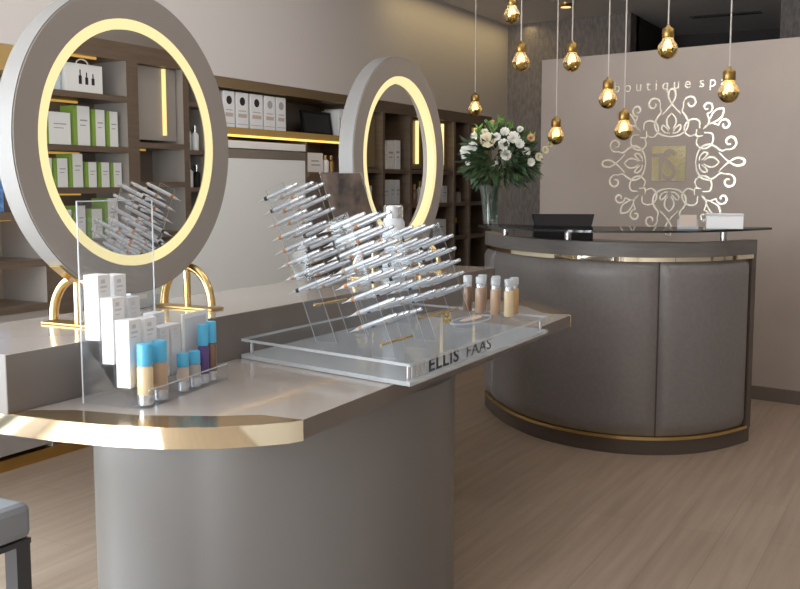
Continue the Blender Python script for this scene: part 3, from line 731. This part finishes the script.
m = MB(); m.prism([(-1.60 + .055 * cos(a), 3.50 + .15 * sin(a)) for a in [2 * pi * k / 40 for k in range(40)]], TT + .0006, TT + .008, 0, 1, True); m.build('dish', ['acrylic', 'acrylic_edge'], t)
m = MB(); m.prism([(-1.60 + .022 * cos(a), 3.50 + .09 * sin(a)) for a in [2 * pi * k / 30 for k in range(30)]], TT + .0082, TT + .0092); m.build('colour_smear', 'pinkprint', t)

# ------------------------------------------------------------------ reception desk
DC = (-1.75, 6.1); K = (-.102, -.508, -.691, .629)
KP = None
def drad(a):
    # measured bow of the front, eased into the aisle end
    pts = DR
    for i in range(len(pts) - 1):
        if pts[i][0] <= a <= pts[i + 1][0]:
            t = (a - pts[i][0]) / (pts[i + 1][0] - pts[i][0])
            p0 = pts[max(i - 1, 0)][1]; p1 = pts[i][1]; p2 = pts[i + 1][1]; p3 = pts[min(i + 2, len(pts) - 1)][1]
            return .5 * (2 * p1 + (p2 - p0) * t + (2 * p0 - 5 * p1 + 4 * p2 - p3) * t * t + (3 * p1 - p0 - 3 * p2 + p3) * t ** 3)
    return pts[-1][1]
DR = [(-180, .925), (-165, .835), (-150, .782), (-135, .764), (-120, .777), (-105, .812), (-90, .853), (-75, .894), (-60, .908), (-45, .892), (-30, .860), (-15, .846)]
def dline(a0, a1, n, off=0.):
    pts = []
    for k in range(n + 1):
        a = a0 + (a1 - a0) * k / n; r = drad(a)
        pts.append((DC[0] + r * cos(R(a)), DC[1] + r * sin(R(a))))
    out = []
    for i, p in enumerate(pts):
        a = pts[max(i - 1, 0)]; c = pts[min(i + 1, n)]
        dx, dy = c[0] - a[0], c[1] - a[1]; l = math.hypot(dx, dy)
        q = (dy / l, -dx / l)
        out.append(((p[0] + q[0] * off, p[1] + q[1] * off), q))
    return out
A0, A1 = -180, -16
t = thing('reception_desk', 'bow-fronted reception desk padded in grey leather with gold lines and glass top', 'desk', (-1.75, 5.7, 0))
full = dline(A0, A1, 70)
core = [p for p, q in dline(A0, A1, 70, -.02)]
MB().prism(core + [(-1.30, 6.15), (-2.45, 6.35)], .08, 1.05, smooth=True).build('desk_body', 'desk_dark', t)
MB().wallstrip(full, -.06, .0, 0.0, .082).build('foot_board', 'desk_dark', t)
MB().wallstrip(full, -.06, .008, 1.072, 1.150).build('fascia', 'fascia', t)
MB().prism([p for p, q in dline(A0, A1, 70, -.06)] + [(-1.32, 6.13), (-2.45, 6.33)], 1.051, 1.110).build('work_surface', 'desk_dark', t)
MB().wallstrip(dline(-172, -19, 66), -.03, .012, 1.049, 1.071).build('gold_trim', 'brass_mirror', t)
MB().wallstrip(dline(-172, -19, 66), -.03, .010, .083, .100).build('gold_trim', 'brass', t)
def padded(a0, a1, z0, z1, n=44, thick=.030):
    ln = dline(a0, a1, n); m = MB(); rows = 24; vs = []
    for j in range(rows + 1):
        v = j / rows; z = z0 + (z1 - z0) * v
        for i, (p, q) in enumerate(ln):
            u = i / n
            eu = min(u, 1 - u) * (a1 - a0) * .0146; ev = min(v, 1 - v) * (z1 - z0)
            e = min(eu, ev)
            b = thick * (1 - math.exp(-e / .022))
            vs.append((p[0] + q[0] * (b - .014), p[1] + q[1] * (b - .014), z))
    w = n + 1
    m.add(vs, [[j * w + i, j * w + i + 1, (j + 1) * w + i + 1, (j + 1) * w + i] for j in range(rows) for i in range(n)], 0, True)
    return m
padded(-177, -157.2, .102, 1.047, 14).build('padded_panel', 'leather', t)
padded(-156.2, -62.4, .102, 1.047).build('padded_panel', 'leather', t)
padded(-61.8, -20, .102, 1.047, 30).build('padded_panel', 'leather', t)
MB().wallstrip(dline(-19.5, A1, 6), -.05, .006, .083, 1.071).build('end_post', 'desk_dark', t)
GZ = 1.205
def smooth(pts, n=10):
    out = []
    for i in range(len(pts) - 1):
        p0 = pts[max(i - 1, 0)]; p1 = pts[i]; p2 = pts[i + 1]; p3 = pts[min(i + 2, len(pts) - 1)]
        for k in range(n):
            q = k / n
            out.append(tuple(.5 * (2 * p1[j] + (p2[j] - p0[j]) * q + (2 * p0[j] - 5 * p1[j] + 4 * p2[j] - p3[j]) * q * q + (3 * p1[j] - p0[j] - 3 * p2[j] + p3[j]) * q ** 3) for j in (0, 1)))
    return out + [pts[-1]]
gf = smooth([(-2.47, 5.50), (-2.30, 5.32), (-2.062, 5.165), (-1.811, 5.091), (-1.597, 5.098), (-1.357, 5.185), (-1.139, 5.367), (-.982, 5.624), (-.861, 5.918)])
gb = smooth([(-.90, 5.99), (-1.2, 5.82), (-1.55, 5.70), (-1.85, 5.60), (-2.15, 5.60), (-2.50, 5.74)])
m = MB(); m.prism(gf + gb, GZ, GZ + .012, 0, 1); m.build('glass_top', ['glass_top', 'glass_dark'], t)
for x, y in ((-1.85, 5.33), (-1.075, 5.66), (-2.37, 5.68)):
    MB().lathe([(.022, 0), (.022, .005), (.018, .006), (.018, .088), (.022, .089), (.022, .094)], 20, (x, y, 1.1105)).build('glass_support', 'chrome', t)
# things on the desk
t = thing('sales_terminal', 'black sales terminal on the desk behind the glass counter', 'computer', (-1.985, 5.80, 1.11))
mt = Matrix.Translation((-2.055, 5.83, 1.1205)) @ Matrix.Rotation(R(24), 4, 'Z')
MB().box(-.175, .175, -.06, .12, -.008, .06, 0, mt).build('terminal_base', 'black', t, bevel=.006)
mt2 = mt @ Matrix.Translation((0, -.01, .064)) @ Matrix.Rotation(R(-20), 4, 'X')
m = MB(); m.add([mt2 @ Vector(v) for v in ((-.165, -.03, 0), (.165, -.03, 0), (.165, .03, 0), (-.165, .03, 0), (-.19, -.012, .098), (.19, -.012, .098), (.19, .012, .098), (-.19, .012, .098))],
      [[0, 3, 2, 1], [4, 5, 6, 7], [0, 1, 5, 4], [1, 2, 6, 5], [2, 3, 7, 6], [3, 0, 4, 7]]); m.build('screen', 'black', t, bevel=.006)
GT = 1.2175
t = thing('white_box', 'white open-lid box on the glass counter at the aisle end', 'box', (-1.07, 5.64, GT))
mt = Matrix.Translation((-1.07, 5.64, GT)) @ Matrix.Rotation(R(14), 4, 'Z')
MB().box(-.095, .095, -.07, .07, .0005, .07, 0, mt).build('box_body', 'white', t, bevel=.003)
MB().box(-.097, .097, -.072, .072, .071, .082, 0, mt).build('lid', 'pale_card', t, bevel=.002)
t = thing('card_holder', 'small holder of pinkish cards on the glass counter beside the white box', 'card holder', (-1.24, 5.53, GT))
mt = Matrix.Translation((-1.24, 5.53, GT)) @ Matrix.Rotation(R(14), 4, 'Z')
MB().box(-.055, .055, -.03, .03, .0005, .014, 0, mt).box(-.055, .055, .0, .004, .014, .05, 0, mt).build('holder', 'acrylic_edge', t)
MB().box(-.045, .045, -.014, -.002, .015, .075, 0, mt).build('card_stack', 'pinkprint', t)

# vase and flowers
VX, VY = -2.435, 5.60
t = thing('glass_vase', 'tall flared clear glass vase on the far end of the glass counter', 'vase', (VX, VY, GT))
MB().lathe([(.0, .0005), (.046, .0005), (.046, .012), (.050, .08), (.060, .17), (.074, .235), (.071, .235), (.057, .17), (.047, .08), (.043, .016), (0, .016)], 32, (VX, VY, GT)).build('vase_body', 'glass', t)
MB().lathe([(0, .018), (.042, .018), (.046, .08), (.050, .12), (0, .12)], 28, (VX, VY, GT)).build('water', 'glass', t)
t = thing('flower_bouquet', 'full bouquet of white blooms and dark green leaves in the glass vase', 'flowers', (VX, VY, GT + .02))
rnd = random.Random(3)
FC = Vector((VX + .045, VY + .02, GT + .42))
def quad_leaf(m, p, d, ln, wd, roll=None):
    d = d.normalized(); sd = d.cross(Vector((rnd.uniform(-1, 1), rnd.uniform(-1, 1), rnd.uniform(-1, 1)))).normalized() * wd
    nn = d.cross(sd).normalized() * wd * .35
    m.add([p, p + d * ln * .45 + sd + nn, p + d * ln, p + d * ln * .45 - sd + nn, p + d * ln * .45], [[0, 1, 4], [1, 2, 4], [2, 3, 4], [3, 0, 4]])
m = MB()
for i in range(620):
    a = rnd.uniform(0, 2 * pi); e = rnd.uniform(-.85, 1.0); rr = rnd.uniform(.25, 1) ** .6
    d = Vector((cos(a) * math.sqrt(max(0, 1 - e * e)), sin(a) * math.sqrt(max(0, 1 - e * e)), e))
    p = FC + Vector((d.x * .215, d.y * .19, d.z * .165 - .03)) * rr
    quad_leaf(m, p, d + Vector((0, 0, rnd.uniform(-.5, .2))), rnd.uniform(.05, .1), rnd.uniform(.011, .02))
for i in range(120):
    a = rnd.uniform(0, 2 * pi); z = rnd.uniform(.05, .25)
    p = Vector((VX + .03 * cos(a), VY + .03 * sin(a), GT + z))
    quad_leaf(m, p, Vector((cos(a) * .25, sin(a) * .25, .8)), .05, .01)
o = m.build('foliage', 'leaf', t); o['kind'] = 'stuff'
for i in range(7):
    a = rnd.uniform(0, 2 * pi)
    q0 = Vector((VX + .025 * cos(a), VY + .025 * sin(a), GT + .03))
    MB().tube([q0, q0.lerp(FC, .5) + Vector((.01, 0, .02)), FC + Vector((cos(a) * .12, sin(a) * .1, .02))], .004, 6).build('stem', 'stem', t)
m = MB()
for x, y, z in ((-.13, -.02, .15), (-.10, .05, .18), (.02, -.02, .205), (.0, .03, .19), (.07, .0, .17), (.13, .02, .13), (.2, .02, .1), (.0, -.1, .16)):
    base = FC + Vector((x, y, z))
    for k in range(16):
        a = rnd.uniform(0, 2 * pi); quad_leaf(m, base + Vector((0, 0, k * .005 - .07)), Vector((cos(a), sin(a), 1.2)), .045, .008)
o = m.build('foliage', 'leaf_bright', t); o['kind'] = 'stuff'
def blossom(p, r, d, m_):
    d = d.normalized(); q = Vector((0, 0, 1)).rotation_difference(d); m = MB()
    for lay, (n, tilt, s) in enumerate(((10, 15, 1.), (9, 38, .85), (7, 60, .65), (4, 80, .45))):
        for k in range(n):
            a = 2 * pi * k / n + lay * .35
            u = Vector((cos(a) * cos(R(tilt)), sin(a) * cos(R(tilt)), sin(R(tilt)))); w = Vector((-sin(a), cos(a), 0))
            rr = r * s
            pts = [Vector((0, 0, 0)), u * rr * .55 + w * rr * .34, u * rr * .95 + w * rr * .2 + Vector((0, 0, rr * .1)), u * rr + Vector((0, 0, rr * .14)), u * rr * .95 - w * rr * .2 + Vector((0, 0, rr * .1)), u * rr * .55 - w * rr * .34]
            m.add([p + q @ v for v in pts], [[0, 1, 2, 3, 4, 5]], 0, True)
    return m.build('blossom', m_, t)
for dx, dy, dz, r, mm in ((0.0, -.17, .075, .050, 'petal_cream'), (-.12, -.12, .04, .034, 'petal'), (-.19, -.06, .02, .040, 'petal'), (-.215, -.02, -.01, .026, 'petal'),
                          (.09, -.15, .05, .036, 'petal'), (.10, -.14, -.01, .034, 'petal'), (.13, -.1, .09, .040, 'petal'), (.075, -.10, .125, .030, 'petal'),
                          (.165, -.09, .055, .030, 'petal'), (.15, -.05, .14, .022, 'petal'), (-.05, -.13, .09, .026, 'petal'), (-.06, -.08, .13, .022, 'petal_cream'),
                          (-.14, -.06, .11, .022, 'petal'), (.02, -.11, -.06, .020, 'petal'), (-.04, -.02, .19, .016, 'petal_peach'), (.21, -.03, .09, .026, 'petal_peach'),
                          (.19, -.05, .01, .028, 'petal'), (.22, -.05, -.05, .026, 'petal'), (.26, -.03, -.02, .026, 'petal_cream'), (.30, -.03, .02, .024, 'petal_cream'),
                          (.325, -.02, .05, .02, 'petal_cream'), (-.16, -.1, -.05, .018, 'petal'), (.05, -.16, .095, .026, 'petal')):
    p = FC + Vector((dx, dy, dz)); blossom(p, r, Vector((dx * .6 + .12, dy - .25, dz * .8 + .06)), mm)
MB().tube([FC + Vector((.12, 0, -.06)), FC + Vector((.2, -.02, -.04)), FC + Vector((.33, -.02, .04))], .003, 6).build('stem', 'stem', t)

# ------------------------------------------------------------------ pendant bulbs over the desk
BZ = -.062
bulbs = [(-2.282, 5.528, 2.495, 'amber pendant bulb cut by the top picture edge, above the flowers'),
         (-2.069, 5.146, 2.172, 'amber pendant bulb before the woven wall, right above the bouquet side'),
         (-1.827, 5.278, 2.172, 'amber pendant bulb at the upper corner of the reception wall'),
         (-2.862, 6.299, 2.025, 'smaller pendant bulb directly over the bouquet, before the left wall'),
         (-2.021, 5.583, 1.795, 'lowest pendant bulb, left of the emblem, over the black terminal'),
         (-1.616, 5.253, 1.965, 'pendant bulb touching the first letter of the wall lettering'),
         (-1.504, 5.178, 1.795, 'low pendant bulb overlapping the emblem scrolls'),
         (-1.249, 5.021, 2.177, 'high pendant bulb above the wall lettering'),
         (-.916, 4.830, 1.938, 'pendant bulb hiding the end of the wall lettering')]
def bulb_proto():
    t = thing('pendant_lamp', 'bulb', 'lamp', (0, 0, 0))            # origin at globe centre
    r = .048
    prof = [(r * cos(a), r * sin(a)) for a in [R(k) for k in range(-90, 1, 10)]]
    MB().lathe([(max(x, 0), h) for x, h in prof], 28).build('mirror_cap', 'bulb_gold', t)
    prof = [(r * cos(R(k)), r * sin(R(k))) for k in range(0, 51, 10)] + [(.0275, .046), (.0262, .054)]
    MB().lathe(prof, 28).build('bulb_glass', 'bulb_clear', t)
    MB().lathe([(.0, -.012), (.014, -.004), (.021, .012), (.017, .030), (.009, .046), (0, .05)], 14).build('filament', 'filament', t)
    MB().lathe([(.027, .054), (.029, .057), (.029, .094), (.025, .10), (.012, .106), (.006, .118), (.0, .119)], 24).build('socket', 'socket', t)
    return t
bp = None
for i, (x, y, z, lb) in enumerate(bulbs):
    if bp is None:
        bp = bulb_proto(); z += BZ; t = bp; t.location = (x, y, z); t['_b'] = (x, y, z); t['label'] = lb
    else:
        z += BZ; t = dup(bp, (x, y, z), lb)
    t['group'] = 'pendant bulbs over the reception desk'
for t in [o for o in list(COL.objects) if o.get('group') == 'pendant bulbs over the reception desk']:
    x, y, z = t['_b']
    m = MB(); m.cyl((x, y, z + .118), (x, y, ZC - .001), .0035, n=8); m.build('cord', 'cord', t)
    m = MB(); m.lathe([(.04, -.022), (.042, -.018), (.042, -.0005)], 20, (x, y, ZC)); m.build('ceiling_rose', 'brass_sat', t)
    l = bpy.data.lights.new('bulb_glow', 'POINT'); l.energy = 1.1; l.color = (1, .74, .38); l.shadow_soft_size = .02
    lo = bpy.data.objects.new('bulb_glow', l); COL.objects.link(lo); lo.parent = t; lo.location = (0, 0, .075)
    lo.visible_camera = True

# ------------------------------------------------------------------ wall emblem and lettering
wd = Vector((1, SL, 0)).normalized(); wn = Vector((wd.y, -wd.x, 0))   # along the wall, out of the wall
EC = Vector((-1.745, lw(-1.745), 1.612)); ER = .515
def onwall(u, v, out=0.): return EC + wd * u * 1.03 + Vector((0, 0, v)) + wn * out
t = thing('wall_emblem', 'mirrored scrollwork medallion round a square monogram on the reception wall', 'emblem', tuple(EC))
def spiral(c, r0, a0, turns, sgn, r1=.25, n=26):
    return [(c[0] + r0 * (1 - (1 - r1) * k / n) * cos(a0 + sgn * 2 * pi * turns * k / n), c[1] + r0 * (1 - (1 - r1) * k / n) * sin(a0 + sgn * 2 * pi * turns * k / n)) for k in range(n + 1)]
def catmull(pts, n=8):
    out = []
    for i in range(len(pts) - 1):
        p0 = pts[max(i - 1, 0)]; p1 = pts[i]; p2 = pts[i + 1]; p3 = pts[min(i + 2, len(pts) - 1)]
        for k in range(n):
            s = k / n
            out.append(tuple(.5 * (2 * p1[j] + (p2[j] - p0[j]) * s + (2 * p0[j] - 5 * p1[j] + 4 * p2[j] - p3[j]) * s * s + (3 * p1[j] - p0[j] - 3 * p2[j] + p3[j]) * s ** 3) for j in (0, 1)))
    out.append(pts[-1]); return out
def ribbon(m, pts, w, ang, dep=.004):
    ca, sa = cos(ang), sin(ang); n = len(pts)
    L_, R_ = [], []
    for i, p in enumerate(pts):
        a = pts[max(i - 1, 0)]; c = pts[min(i + 1, n - 1)]
        dx, dy = c[0] - a[0], c[1] - a[1]; l = math.hypot(dx, dy) or 1
        ww = w * (.55 + .45 * sin(pi * min(1, max(0, i / (n - 1)))))
        for lst, s in ((L_, 1), (R_, -1)):
            x, y = p[0] - dy / l * ww * s, p[1] + dx / l * ww * s
            lst.append(((x * ca - y * sa) * ER, (x * sa + y * ca) * ER))
    vs = [onwall(x, y, dep) for x, y in L_] + [onwall(x, y, dep) for x, y in R_] + [onwall(x, y, .0006) for x, y in L_] + [onwall(x, y, .0006) for x, y in R_]
    m.add(vs, [[i, i + 1, n + i + 1, n + i] for i in range(n - 1)] + [[2 * n + i, i, i + 1, 2 * n + i + 1][::-1] for i in range(n - 1)] + [[n + i, 3 * n + i, 3 * n + i + 1, n + i + 1][::-1] for i in range(n - 1)])
W = .0135
def mx_(l): return [(-x, y) for x, y in l]
for k in range(4):                                             # upright, side and lower crests
    a = -k * pi / 2; m = MB()
    ribbon(m, catmull([(-.13, .66), (-.03, .76), (.045, .88), (.04, .97), (0, 1.0), (-.04, .97), (-.045, .88), (.03, .76), (.13, .66)]), W, a)
    for f in (lambda l: l, mx_):
        ribbon(m, f(spiral((-.26, .80), .105, -.5, 1.15, 1)), W, a)
        ribbon(m, f(catmull([(-.165, .755), (-.15, .69), (-.205, .61), (-.235, .53), (-.21, .44), (-.12, .375), (0, .352)])), W, a)
        ribbon(m, f(catmull([(0, .67), (-.06, .60), (-.06, .52), (-.02, .46)])), W * .9, a)
        ribbon(m, f(catmull([(-.02, .40), (-.08, .41), (-.13, .46), (-.12, .51), (-.07, .48), (-.03, .43)])), W * .85, a)
    m.build('scroll_crest', 'emblem', t)
for k in range(4):                                             # diagonal crests
    a = -pi / 4 - k * pi / 2; m = MB()
    for f in (lambda l: l, mx_):
        ribbon(m, f(catmull([(-.045, .60), (-.12, .66), (-.20, .62), (-.23, .52), (-.17, .43), (-.07, .43), (-.03, .50)])), W * .9, a)
        ribbon(m, f(spiral((-.17, .86), .085, -.9, 1.1, 1)), W, a)
        ribbon(m, f(catmull([(-.115, .80), (-.03, .76), (0, .70), (0, .62)])), W * .9, a)
    ribbon(m, catmull([(0, .70), (-.05, .82), (-.06, .91), (0, .99), (.06, .91), (.05, .82), (0, .70)]), W * .9, a)
    ribbon(m, catmull([(-.06, .56), (0, .50), (.06, .56)]), W * .8, a)
    m.build('scroll_crest', 'emblem', t)
# square monogram: mirrored tile with pale letters standing on it
m = MB(); s = .122
vs = [onwall(x, z, d) for d in (.0006, .006) for x, z in ((-s, -s), (s, -s), (s, s), (-s, s))]
m.add([v + Vector((0, 0, -.006)) - wd * .012 for v in vs], [[4, 5, 6, 7], [0, 4, 7, 3], [1, 2, 6, 5], [3, 7, 6, 2], [0, 1, 5, 4]])
mono = m.build('monogram_tile', 'emblem_dark', t)
rzw = math.atan2(wd.y, wd.x)
def WM(u, v, out): return Matrix.Translation(onwall(u, v, out)) @ Matrix.Rotation(rzw, 4, 'Z') @ Matrix.Rotation(R(90), 4, 'X')
text_mesh('letter', 'T', .27, WM(-.135, -.118, .0068) @ Matrix.Scale(.8, 4, (1, 0, 0)), 'logo_wall', t)
text_mesh('letter', 'S', .315, WM(-.068, -.122, .0075) @ Matrix.Scale(.85, 4, (1, 0, 0)), 'logo_wall', t)
TC = Vector((-2.19, lw(-2.19), 2.125))
t = thing('wall_lettering', 'gilt lower-case lettering reading boutique spa above the wall emblem', 'lettering', tuple(TC))
word = Matrix.Translation(TC + wn * .003) @ Matrix.Rotation(rzw, 4, 'Z') @ Matrix.Rotation(R(90), 4, 'X')
o, w_ = text_mesh('lettering', 'boutique', .105, word @ Matrix.Scale(1.0, 4, (1, 0, 0)), 'emblem', t, 1.58, .002)
word2 = Matrix.Translation(TC + wn * .003 + wd * (w_ + .06)) @ Matrix.Rotation(rzw, 4, 'Z') @ Matrix.Rotation(R(90), 4, 'X')
o, w2_ = text_mesh('lettering', 'spa', .105, word2, 'emblem', t, 1.58, .002)
print('TEXTW', w_, w2_)

# ------------------------------------------------------------------ stool at the near corner
t = thing('stool', 'grey padded stool with dark legs at the lower picture corner', 'stool', (-2.31, 1.57, 0))
x0, x1, y0, y1 = -2.50, -2.072, 1.35, 1.775
MB().box(x0, x1, y0, y1, .53, .626).build('seat', 'stool', t, bevel=.02)
MB().box(x0 + .004, x1 - .004, y0 + .004, y1 - .004, .515, .5295).build('seat_frame', 'stool_leg', t)
for x in (x0 + .006, x1 - .051):
    for y in (y0 + .006, y1 - .051):
        MB().box(x, x + .045, y, y + .045, 0, .5145).build('leg', 'stool_leg', t)

# ------------------------------------------------------------------ light
def area(name, loc, rot, sx, sy, e, col=(1, 1, 1)):
    l = bpy.data.lights.new(name, 'AREA'); l.shape = 'RECTANGLE'; l.size = sx; l.size_y = sy; l.energy = e; l.color = col
    o = bpy.data.objects.new(name, l); COL.objects.link(o); o.location = loc; o.rotation_euler = rot; return o
area('daylight', (-2.9, -3.5, 1.55), (R(90), 0, R(-8)), 2.9, 2.6, 310, (.92, .96, 1))
area('daylight', (-4.66, -.22, 1.5), (R(90), 0, R(-90)), 5.2, 2.5, 540, (.91, .96, 1))
sl = bpy.data.lights.new('sun', 'SUN'); sl.energy = 40; sl.angle = R(.6); sl.color = (1, .97, .92)
so = bpy.data.objects.new('sun', sl); COL.objects.link(so); so.rotation_euler = (R(46), 0, R(-6)); so.location = (-1.7, -6, 6)
area('ceiling_fill', (-1.2, 4.6, 3.08), (0, 0, 0), 1.2, 3.0, 15, (1, .93, .86))  # added ambient fill under the ceiling, no fixture behind it
area('ceiling_fill', (-2.6, 1.2, 3.08), (0, 0, 0), 2.0, 2.0, 8, (1, .97, .95))  # second added ambient fill, over the near end of the island
area('wall_fill', (-1.2, 6.0, 3.06), (R(28), 0, 0), 2.6, .3, 8, (1, .9, .8))  # added light to lift the reception wall, no fixture there
area('cove_light', (-3.9, 8.6, 3.09), (0, 0, 0), .1, 2.6, 4.5, (1, .74, .34))
wl = area('wall_fill', (-1.5, 3.6, 3.0), (0, R(72), 0), .25, 4.6, 11, (.98, .98, 1)); wl.data.spread = R(80)  # added light to brighten the upper left wall, no fixture there
wl.rotation_euler = (0, R(80), 0)
area('mirror_shelf_light', (.35, 5.0, 3.05), (0, R(12), 0), .3, 2.4, 12, (1, .93, .85))
w = bpy.data.worlds.new('world'); bpy.context.scene.world = w; w.use_nodes = True
w.node_tree.nodes['Background'].inputs[0].default_value = (.85, .92, 1, 1)
w.node_tree.nodes['Background'].inputs[1].default_value = .6
sc = bpy.context.scene
sc.view_settings.view_transform = 'Filmic' if False else 'Standard'
sc.view_settings.exposure = 0.0
sc.view_settings.gamma = 1.13
sc.cycles.max_bounces = 10; sc.cycles.transparent_max_bounces = 40; sc.cycles.glossy_bounces = 5
sc.cycles.use_denoising = True
sc.cycles.sample_clamp_indirect = 6
for o in bpy.data.objects:
    if '_b' in o: del o['_b']
